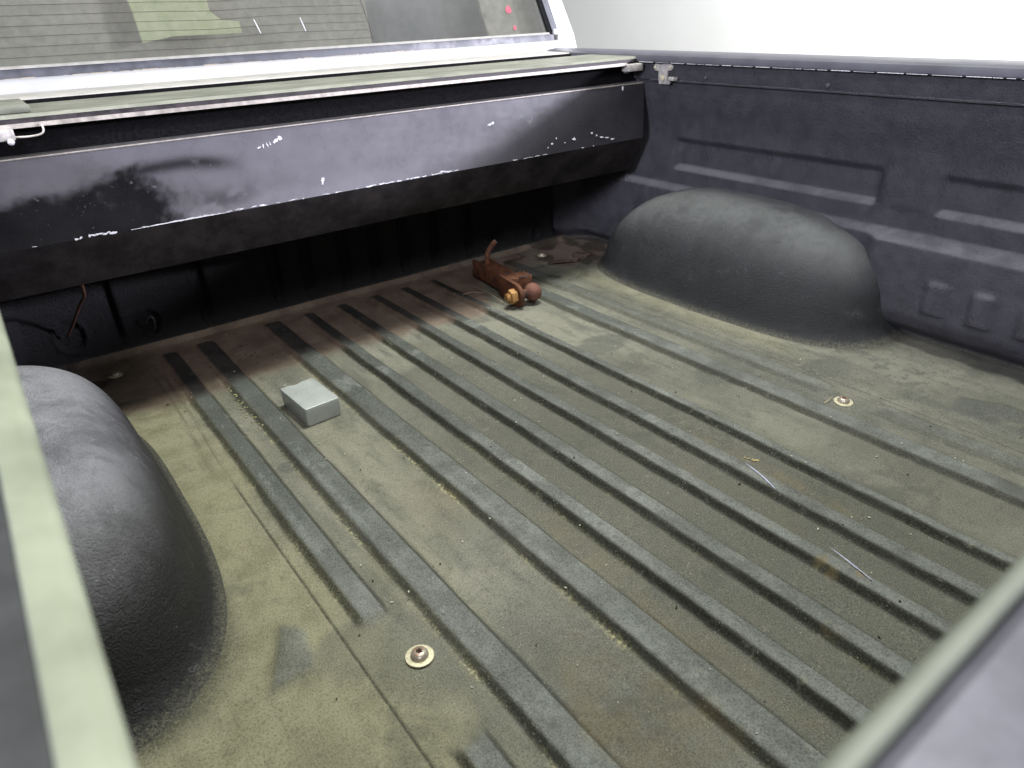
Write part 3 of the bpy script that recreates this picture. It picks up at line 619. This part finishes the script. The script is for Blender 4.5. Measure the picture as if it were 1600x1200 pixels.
# ------------------------------------------------------------------ cab
child(extrude_profile('cab_sill', [(1.943, 0.55), (1.943, 0.6202), (1.952, 0.6230), (1.965, 0.632), (1.985, 0.6415), (2.004, 0.6455), (2.02, 0.6455), (2.02, 0.5)], 'X', -0.6, 1.732, MSIL, truck, sharp=50))
child(extrude_profile('cab_shelf', [(1.826, 0.55), (1.826, 0.6145), (1.829, 0.6175), (1.90, 0.6185), (1.9428, 0.6200), (1.9428, 0.55)], 'X', -0.6, 1.732, simple('grey_body_ledge', (0.30, 0.29, 0.27), 0.5, 0.0, 0.12, 20), truck, sharp=50))
child(extrude_profile('window_frame', [(2.009, 0.6458), (2.012, 0.6635), (2.018, 0.6655), (2.03, 0.6655), (2.03, 0.6458)], 'X', -0.6, 1.700, MGF, truck))
child(extrude_profile('window_trim', [(2.0090, 0.6645), (2.0100, 0.6690), (2.014, 0.6705), (2.021, 0.6705), (2.021, 0.6660)], 'X', -0.6, 1.680, simple('dusty_grey_trim', (0.24, 0.235, 0.22), 0.6), truck, sharp=50))
bm = bmesh.new()
x = -0.3
while x < 1.6:
    L = random.uniform(0.004, 0.04)
    if random.random() < (0.75 if x < 1.2 else 0.3): add_box(bm, (x, 2.0075, 0.6452), (x + L, 2.0088, 0.6452 + random.uniform(0.0008, 0.0022)))
    x += L + random.uniform(0, 0.01)
child(bm_obj('dirt_line', bm, simple('dry_dirt', (0.26, 0.22, 0.16), 0.9), truck, kind='stuff'))
def slab(name, quad, y0, lean, th, mat, parent=truck):
    """quad: (x,z) corners on the leaning window plane"""
    bm = bmesh.new(); f = [bm.verts.new((x, y0 + (z - 0.665) * lean, z)) for x, z in quad]; g = [bm.verts.new((x, y0 + th + (z - 0.665) * lean, z)) for x, z in quad]
    bm.faces.new(f); bm.faces.new(g[::-1]); n = len(quad)
    for k in range(n): bm.faces.new((f[k], g[k], g[(k + 1) % n], f[(k + 1) % n]))
    o = bm_obj(name, bm, mat, parent)
    if parent is truck: child(o)
    return o
def glass_mat():
    n = NT('dusty_tinted_glass'); t = n.t
    d = n.mix(n.ramp(n.noise(6, 5, 0.6), 0.3, 0.7), (0.10, 0.10, 0.095), (0.14, 0.135, 0.13))
    d = n.mix(n.ramp(n.noise(120, 4, 0.8), 0.64, 0.72, 0, 0.4), d, (0.5, 0.5, 0.48))
    n.out(d, 0.12, 0, None, 0.6)
    tr = n.n.new('ShaderNodeBsdfTransparent'); tr.inputs[0].default_value = (0.86, 0.88, 0.85, 1)
    mx = n.n.new('ShaderNodeMixShader'); mx.inputs[0].default_value = 0.32
    t.links.new(tr.outputs[0], mx.inputs[1]); t.links.new(n.b.outputs[0], mx.inputs[2]); t.links.new(mx.outputs[0], n.n['Material Output'].inputs[0])
    return n.m
GL = glass_mat(); LEAN = 0.28
glass = slab('rear_window', [(-0.6, 0.664), (1.682, 0.664), (1.60, 1.02), (-0.5, 1.02)], 2.022, LEAN, 0.004, GL)
slab('window_seal', [(1.683, 0.664), (1.700, 0.664), (1.612, 1.02), (1.600, 1.02)], 2.016, LEAN, 0.012, MBK)
slab('window_pillar', [(1.701, 0.664), (1.726, 0.664), (1.64, 1.02), (1.613, 1.02)], 2.014, LEAN, 0.02, MGF)
slab('cab_pillar', [(1.727, 0.600), (1.800, 0.600), (1.795, 0.66), (1.765, 0.76), (1.69, 1.02), (1.641, 1.02), (1.727, 0.666)], 2.020, LEAN, 0.12, MWH)
slab('body_cap', [(1.699, 0.664), (1.724, 0.664), (1.724, 0.679), (1.699, 0.680)], 2.006, LEAN, 0.010, MSIL)
# defroster lines
MDL = simple('defroster_line', (0.05, 0.035, 0.04), 0.6)
for k in range(13):
    z = 0.686 + k * 0.0205
    bm = bmesh.new()
    pts = [(x, 2.0205 + (z - 0.665) * LEAN, z + 0.003 * math.exp(-((x - 0.80) / 0.12) ** 2) * (1 if k % 2 else 0.5) - 0.0025 * math.exp(-((x - 0.6) / 0.08) ** 2)) for x in np.linspace(-0.2, 1.03 - k * 0.0022, 30)]
    tube(bm, pts, 0.00055, 4); subchild(bm_obj('defroster_line', bm, MDL), glass)
bm = bmesh.new(); tube(bm, [(1.036, 2.0205 + (z - .665) * LEAN, z) if z < .7 else (1.04 - (z - .68) * 0.16, 2.0205 + (z - .665) * LEAN, z) for z in (.68, .72, .8, .93)], 0.0010, 4); subchild(bm_obj('defroster_bus', bm, MDL), glass)
for xa, xb in ((0.708, 0.717), (0.834, 0.841)):
    bm = bmesh.new(); tube(bm, [(xa, 2.0195 + .078 * LEAN, 0.743), (xb, 2.0195 + .045 * LEAN, 0.710)], 0.0011, 5); subchild(bm_obj('glass_scratch', bm, MCH), glass)
# inside the cab, seen dimly through the glass
MI = simple('cab_trim_grey', (0.55, 0.51, 0.46), 0.8); MI2 = simple('cab_trim_dark', (0.20, 0.20, 0.23), 0.8); MPG = simple('pale_green_light', (0.93, 1.0, 0.60), 0.8)
MPG.node_tree.nodes['Principled BSDF'].inputs['Specular IOR Level'].default_value = 0.1
slab('seat_back', [(-0.5, 0.55), (1.10, 0.55), (1.10, 0.95), (-0.5, 0.95)], 2.16, 0.15, 0.08, MI)
slab('cab_light_patch', [(0.440, 0.700), (0.515, 0.712), (0.60, 0.712), (0.690, 0.712), (0.690, 0.740), (0.645, 0.744), (0.622, 0.765), (0.620, 0.90), (0.42, 0.90), (0.438, 0.77)], 2.085, 0.25, 0.012, MPG)  # added pale card, stands in for green light seen through the cab
slab('side_trim', [(1.105, 0.55), (1.74, 0.55), (1.62, 0.95), (1.105, 0.95)], 2.22, 0.15, 0.04, MI2)
slab('door_trim', [(1.50, 0.66), (1.72, 0.66), (1.72, 0.92), (1.47, 0.92), (1.48, 0.74)], 2.10, 0.2, 0.01, MI)
MRD = simple('dark_red_sticker', (0.35, 0.02, 0.05), 0.5)
for cx, cz, rr in ((1.535, 0.742, 0.012), (1.548, 0.690, 0.008)):
    bm = bmesh.new(); rg = [bm.verts.new((cx + rr * random.uniform(.6, 1.1) * math.cos(t * .7), 2.0192 + (cz - .665) * LEAN + rr * math.sin(t * .7) * LEAN, cz + rr * random.uniform(.6, 1.1) * math.sin(t * .7))) for t in range(9)]
    bm.faces.new(rg); subchild(bm_obj('window_sticker', bm, MRD), glass)

# ------------------------------------------------------------------ bolts fixed in the floor
def bolt(x, y, z, s, rusty=True, tilt=(0, 0)):
    mm = Matrix.Translation((x, y, z)) @ Matrix.Rotation(tilt[0], 4, 'X') @ Matrix.Rotation(tilt[1], 4, 'Y') @ Matrix.Scale(s, 4)
    bm = bmesh.new()
    # domed head with a six-lobed socket
    n = 48; prof = []
    rings = []
    lobe = lambda a: 0.0042 * (1 + 0.22 * math.cos(6 * a))
    spec = [(0.0118, 0.0016), (0.0122, 0.0030), (0.0119, 0.0052), (0.0106, 0.0078), (0.0085, 0.0096), (0.0064, 0.0104)]
    for r_, z_ in spec: rings.append([bm.verts.new(mm @ Vector((r_ * math.cos(2 * math.pi * k / n), r_ * math.sin(2 * math.pi * k / n), z_))) for k in range(n)])
    for zz in (0.0105, 0.0065): rings.append([bm.verts.new(mm @ Vector((lobe(2 * math.pi * k / n) * math.cos(2 * math.pi * k / n), lobe(2 * math.pi * k / n) * math.sin(2 * math.pi * k / n), zz))) for k in range(n)])
    for a, b in zip(rings, rings[1:]):
        for k in range(n): bm.faces.new((a[k], a[(k + 1) % n], b[(k + 1) % n], b[k]))
    bm.faces.new(rings[-1])
    o = child(auto_smooth(bm_obj('floor_bolt', bm, MBO, truck), 50))
    bm = bmesh.new(); lathe(bm, [(0.0188, 0.0003), (0.0192, 0.0010), (0.0188, 0.0018), (0.0125, 0.0022), (0.006, 0.0022)], mm, 40)
    subchild(auto_smooth(bm_obj('washer', bm, MZN), 40), o)
    bm = bmesh.new(); lathe(bm, [(0.0047, 0.0066), (0.0047, 0.0070), (0.001, 0.0071)], mm, 16); subchild(bm_obj('socket_floor', bm, MHOLE), o)
bolt(0.274, 0.602, 0.0015, 1.0, tilt=(-0.03, 0.03)); bolt(1.302, 0.612, 0.0012, 1.0, tilt=(0.05, -0.02))
bolt(0.128, 1.783, 0.001, 0.85); bolt(1.461, 1.795, 0.001, 0.85)

# ================================================================== small grey box
def grey_box():
    root = empty('plastic_box', (0.428, 1.315, 0.001), 'small light grey plastic box with one notched top edge, lying on the ribbed bed floor', 'box', (0, 0, math.radians(3)))
    w, l, h = 0.077, 0.124, 0.041
    bm = bmesh.new(); mm = Matrix.Identity(4)
    # tapered body, wider at the top, far edge scooped
    nx, ny = 16, 2
    def ring(sc_, z, cut):
        pts = []; hw, hl, r = w / 2 * sc_, l / 2 * (1 - (1 - sc_) * 0.6), 0.004
        for cx, cy, a0 in ((hw - r, -hl + r, -90), (hw - r, hl - r, 0)):
            for k in range(5): a = math.radians(a0 + 90 * k / 4); pts.append((cx + r * math.cos(a), cy + r * math.sin(a)))
        for k in range(1, 12):
            t = k / 12; x = (hw - r) * (1 - 2 * t); d = cut * (0.006 * math.exp(-((t - 0.55) / 0.16) ** 2) + 0.0018 * math.exp(-((t - 0.18) / 0.05) ** 2))
            pts.append((x, hl - d))
        for cx, cy, a0 in ((-hw + r, hl - r, 90), (-hw + r, -hl + r, 180)):
            for k in range(5): a = math.radians(a0 + 90 * k / 4); pts.append((cx + r * math.cos(a), cy + r * math.sin(a)))
        return [bm.verts.new((x, y, z)) for x, y in pts]
    R_ = [ring(0.955, 0.0, 0), ring(0.972, 0.0015, 0), ring(0.995, h - 0.010, 0.2), ring(1.0, h - 0.0028, 1), ring(0.985, h - 0.0006, 1), ring(0.965, h, 1)]
    for a, b in zip(R_, R_[1:]):
        for k in range(len(a)): bm.faces.new((a[k], a[(k + 1) % len(a)], b[(k + 1) % len(a)], b[k]))
    bm.faces.new(R_[0][::-1]); bm.faces.new(R_[-1])
    auto_smooth(bm_obj('body', bm, MBX, root), 32)
    for x, z in ((-0.020, 0.034), (0.022, 0.010)):
        o = disc('pit', (x, -l / 2 * 0.985 - 0.0003, z), 0.0010, 0.0004, (0, -1, 0), MHOLE, root, 8)
    bm = bmesh.new(); lathe(bm, [(0.0060, 0), (0.0060, 0.0003), (0.0054, 0.0005)], Matrix.Translation((0.002, -l / 2 * 0.985 + 0.0002, 0.021)) @ Matrix.Rotation(math.pi / 2, 4, 'X'), 20)
    bm_obj('round_mark', bm, MBX, root)
grey_box()

# ================================================================== rusty tow ball mount
def hitch():
    root = empty('tow_ball_mount', (1.135, 1.57, 0.0115), 'rusty tow ball mount with bent pin, lying on the bed floor near the headboard', 'tow hitch', (0, 0, math.radians(-7)))
    # local: +Y towards the headboard, +X to the right
    bm = bmesh.new(); t = 0.007
    add_box(bm, (0, 0.0, 0), (t, 0.20, 0.050), 0.0015); add_box(bm, (0.050 - t, 0.0, 0), (0.050, 0.20, 0.050), 0.0015)
    add_box(bm, (t - .0005, 0.0, 0.050 - t), (0.050 - t + .0005, 0.17, 0.0495), 0.001); add_box(bm, (t - .0005, 0.0, 0.0005), (0.050 - t + .0005, 0.20, t), 0.001)
    add_box(bm, (0.006, -0.004, 0.004), (0.046, 0.012, 0.046), 0.001)
    bmesh.ops.subdivide_edges(bm, edges=[e for e in bm.edges if e.calc_length() > 0.03], cuts=8, use_grid_fill=True)
    for v in bm.verts: v.co += Vector((random.uniform(-1, 1), random.uniform(-1, 1), random.uniform(-1, 1))) * 0.0005
    auto_smooth(bm_obj('shank', bm, MRU, root), 40)
    # cross block at the near end
    box('end_block', (0.006, -0.030, 0.006), (0.078, 0.016, 0.050), MRU, root, 0.003)
    bm = bmesh.new(); random.seed(3)
    for k in range(16):
        c = (random.uniform(0.0, 0.074), random.choice((0.017, -0.029, 0.017)) + random.uniform(-0.003, 0.003), 0.050 + random.uniform(-0.002, 0.001))
        bmesh.ops.create_icosphere(bm, subdivisions=1, radius=random.uniform(0.003, 0.006), matrix=Matrix.Translation(c) @ Matrix.Diagonal((1.4, 1, 0.7, 1)))
    bm_obj('weld_bead', bm, rust_mat('dark_weld', (0.03, 0.02, 0.02), (0.07, 0.04, 0.035), (0.02, 0.015, 0.015)), root, smooth=True, kind='stuff')
    # ball plate, on edge, rounded nose towards the tailgate
    prof = [(0.010, 0.008), (0.010, 0.056)]
    for k in range(15):
        a = math.radians(90 + 180 * k / 14); prof.append((-0.085 + 0.033 * math.cos(a), 0.0225 + 0.033 * math.sin(a)))
    prof = [(0.010, 0.000), (0.010, 0.056), (-0.035, 0.0565)] + prof[2:] + [(-0.035, -0.008)]
    bm = bmesh.new(); A = [bm.verts.new((-0.0125, y, z)) for y, z in prof]; B = [bm.verts.new((-0.0005 + 0.0, y, z)) for y, z in prof]; n = len(prof)
    fa = bm.faces.new(A); fb = bm.faces.new(B[::-1])
    for k in range(n): bm.faces.new((A[k], B[k], B[(k + 1) % n], A[(k + 1) % n]))
    for v in bm.verts:
        pass
    bmesh.ops.bevel(bm, geom=[e for e in bm.edges if abs(e.verts[0].co.x - e.verts[1].co.x) < 1e-5], offset=0.0018, segments=2, affect='EDGES')
    auto_smooth(bm_obj('ball_plate', bm, MRU, root), 40)
    cy, cz = -0.085, 0.0225
    # nut + stub on the left
    bm = bmesh.new(); mm = Matrix.Translation((-0.0127, cy, cz)) @ Matrix.Rotation(-math.pi / 2, 4, 'Y')
    lathe(bm, [(0.0185, 0.0), (0.0215, 0.0015), (0.0220, 0.003), (0.0220, 0.0165), (0.0200, 0.0195), (0.012, 0.0196)], mm @ Matrix.Rotation(0.25, 4, 'Z'), 6)
    auto_smooth(bm_obj('hex_nut', bm, MRN, root), 20)
    bm = bmesh.new(); lathe(bm, [(0.0118, 0.010)] + [(0.0118 - 0.0010 * (k % 2), 0.0196 + 0.0012 * k) for k in range(9)] + [(0.0095, 0.0308)], mm, 20); bm_obj('threaded_stub', bm, MRN, root)
    # neck, collar and ball on the right
    mm = Matrix.Translation((-0.0005, cy, cz)) @ Matrix.Rotation(math.pi / 2, 4, 'Y')
    bm = bmesh.new(); lathe(bm, [(0.021, 0.0), (0.021, 0.003), (0.0165, 0.008), (0.0135, 0.014), (0.0130, 0.024)], mm, 24); auto_smooth(bm_obj('ball_neck', bm, MRU, root), 50)
    bm = bmesh.new(); bmesh.ops.create_uvsphere(bm, u_segments=32, v_segments=20, radius=0.0262, matrix=mm @ Matrix.Translation((0, 0, 0.044))); bm_obj('ball', bm, MRB, root, smooth=True)
    # bent pin through the far end
    bm = bmesh.new(); tube(bm, smoothpts([(0.026, 0.148, 0.020), (0.026, 0.148, 0.052), (0.027, 0.149, 0.070), (0.034, 0.152, 0.084), (0.048, 0.158, 0.095), (0.062, 0.163, 0.103)]), 0.0085, 12); bm_obj('bent_pin', bm, MRU, root, smooth=True)
    bm = bmesh.new(); lathe(bm, [(0.0083, 0), (0.0080, 0.0012), (0.004, 0.0016)], Matrix.Translation((0.0620, 0.163, 0.1030)) @ Vector((0.72, 0.25, 0.42)).to_track_quat('Z', 'Y').to_matrix().to_4x4(), 12); bm_obj('pin_tip', bm, MCH, root)
hitch()

# ================================================================== litter
MTW = simple('dry_grass', (0.32, 0.24, 0.18), 0.8); MLF = simple('dead_leaf_brown', (0.085, 0.060, 0.045), 0.85, var=0.5, scale=90)
def stem(name, pts, r, mat, label, cat, group=None):
    bm = bmesh.new(); p = smoothpts(pts, 5); tube(bm, p, [r * (1 - 0.6 * i / len(p)) for i in range(len(p))], 5)
    o = bm_obj(name, bm, mat, smooth=True); return tag(o, label, cat, group)
stem('grass_stem', [(1.096, 1.520, 0.006), (1.095, 1.58, 0.016), (1.092, 1.64, 0.020), (1.089, 1.675, 0.016)], 0.0012, MTW, 'long dry grass stem leaning on the nut of the rusty tow ball mount', 'stem')
stem('grass_stem', [(1.036, 1.642, 0.013), (1.062, 1.628, 0.019), (1.094, 1.607, 0.013)], 0.0014, MTW, 'short dry grass blade crossing behind the long stem by the tow ball mount', 'stem')
stem('twig', [(1.268, 0.634, 0.001), (1.280, 0.632, 0.006), (1.297, 0.634, 0.0075)], 0.0011, simple('pale_twig', (0.42, 0.36, 0.20), 0.7), 'tiny pale twig lying against the right-hand floor bolt washer', 'twig')
def leaf(name, pts, z, label, rot=0):
    bm = bmesh.new(); c = Vector((sum(p[0] for p in pts) / len(pts), sum(p[1] for p in pts) / len(pts), 0))
    def ring(k, dz, fx): return [bm.verts.new((c.x + (x - c.x) * k, c.y + (y - c.y) * k, z + dz + fx * 0.006 * math.sin(x * 90 + y * 70))) for x, y in pts]
    r0, r1, r2 = ring(1, 0.001, 1), ring(0.55, 0.004, 1), ring(1, 0.0002, 1); n = len(pts)
    for a, b in ((r0, r1), (r0, r2)):
        for k in range(n): bm.faces.new((a[k], a[(k + 1) % n], b[(k + 1) % n], b[k]))
    bm.faces.new(r1); bm.faces.new(r2)
    o = bm_obj(name, bm, MLF); return tag(o, label, 'leaf')
leaf('dead_leaf', [(1.52, 1.69), (1.545, 1.675), (1.585, 1.685), (1.60, 1.71), (1.585, 1.735), (1.555, 1.738), (1.53, 1.72)], 0.006, 'brown dead leaf lying flat in the dark front corner beside the right wheel well')
leaf('dead_leaf', [(1.405, 1.70), (1.44, 1.675), (1.50, 1.66), (1.515, 1.672), (1.46, 1.70), (1.42, 1.715)], 0.005, 'narrow curled brown leaf between the front right bolt and the wheel well')
leaf('dead_leaf', [(1.335, 1.82), (1.36, 1.806), (1.395, 1.812), (1.385, 1.834), (1.35, 1.838)], 0.006, 'small reddish leaf scrap at the headboard foot left of the front right bolt')
# crumbs and grit on the floor
def floor_h(x, y):
    for i, (a, b, brk) in enumerate(ribs):
        if a - 0.004 < x < b + 0.002 and y < 1.83: return 0.0115
    return 0.0015
random.seed(21)
def crumbs(name, n, mat, rs, region, elong=1.6):
    bm = bmesh.new()
    for _ in range(n):
        x, y = region()
        r_ = random.uniform(*rs); m = Matrix.Translation((x, y, floor_h(x, y) + r_ * 0.3)) @ Matrix.Rotation(random.uniform(0, 3.14), 4, 'Z') @ Matrix.Diagonal((elong * random.uniform(.6, 1.4), 1, 0.6, 1))
        bmesh.ops.create_icosphere(bm, subdivisions=1, radius=r_, matrix=m)
    o = bm_obj(name, bm, mat, kind='stuff'); return o
def anyw(): return random.uniform(0.14, 1.45), random.uniform(0.1, 1.85)
def near(cx, cy, s): return lambda: (random.gauss(cx, s), random.gauss(cy, s))
def fit(o, label, cat): o['label'] = label; o['category'] = cat
fit(crumbs('white_crumbs', 150, simple('white_grit', (0.5, 0.5, 0.43), 0.8), (0.0005, 0.0014), anyw, 1.8), 'scattered white grit specks over the ribbed bed floor', 'grit')
fit(crumbs('dark_crumbs', 90, simple('dark_grit', (0.02, 0.018, 0.015), 0.9), (0.0006, 0.0018), anyw, 1.5), 'scattered black crumbs over the ribbed bed floor', 'grit')
fit(crumbs('soil_crumbs', 40, simple('brown_crumb', (0.05, 0.03, 0.02), 0.9), (0.0007, 0.0020), lambda: (random.gauss(0.40, 0.12), random.gauss(1.66, 0.07))), 'dark brown soil crumbs in the stained strip behind the grey box', 'grit')
fit(crumbs('rust_flakes', 12, simple('tan_crumb', (0.36, 0.29, 0.14), 0.9), (0.0008, 0.0022), near(0.980, 0.604, 0.006)), 'little pile of yellowish crumbs by the pale blue scratch', 'grit')
fit(crumbs('moss_crumbs', 45, simple('moss_crumb', (0.34, 0.32, 0.16), 0.95), (0.0006, 0.0019), lambda: (0.313 + random.gauss(0, 0.004), random.uniform(1.30, 1.52))), 'yellowish dust crumbs along the second rib left of the grey box', 'grit')
# floor scratches and spots: thin worn marks in the liner
def strip(name, pts, w, mat, z=0.0121, kind=None):
    bm = bmesh.new(); P = smoothpts([(x, y, 0) for x, y in pts], 6); L = []; n = len(P)
    for i, p in enumerate(P):
        t = (P[min(i + 1, n - 1)] - P[max(i - 1, 0)]).normalized(); s = Vector((-t.y, t.x, 0)); ww = w * math.sin(math.pi * (i + 0.6) / (n + 0.2)) * random.uniform(0.7, 1.1)
        zz = z(p.x, p.y) if callable(z) else z
        L.append((bm.verts.new(p + s * ww + Vector((0, 0, zz))), bm.verts.new(p - s * ww + Vector((0, 0, zz)))))
    for a, b in zip(L, L[1:]): bm.faces.new((a[0], a[1], b[1], b[0]))
    return child(bm_obj(name, bm, mat, truck))
MSC = simple('pale_blue_scratch', (0.42, 0.44, 0.60), 0.7)
strip('scratch_mark', [(0.951, 0.597), (0.942, 0.56), (0.931, 0.53), (0.924, 0.515)], 0.0016, MSC)
strip('scratch_mark', [(0.862, 0.378), (0.857, 0.352), (0.851, 0.327), (0.844, 0.300)], 0.0013, MSC, 0.0128)

# ================================================================== behind the truck
def wall_mat():
    n = NT('white_wall_paint'); m = n.noise(0.8, 4, 0.5)
    return n.out(n.mix(n.ramp(m, 0.3, 0.7), (0.76, 0.77, 0.74), (0.82, 0.82, 0.80)), 0.7, 0, n.bump(n.noise(60, 3), 0.2, 0.001))
o = box('wall', (6.0, -4.0, -0.62), (6.2, 12.0, 5.0), wall_mat()); o['kind'] = 'structure'
gm = simple('concrete_ground', (0.30, 0.30, 0.28), 0.8, 0, 0.15, 3, 0.002)
o = box('ground', (-8, -8, -0.72), (6.0, 12, -0.625), gm); o['kind'] = 'structure'
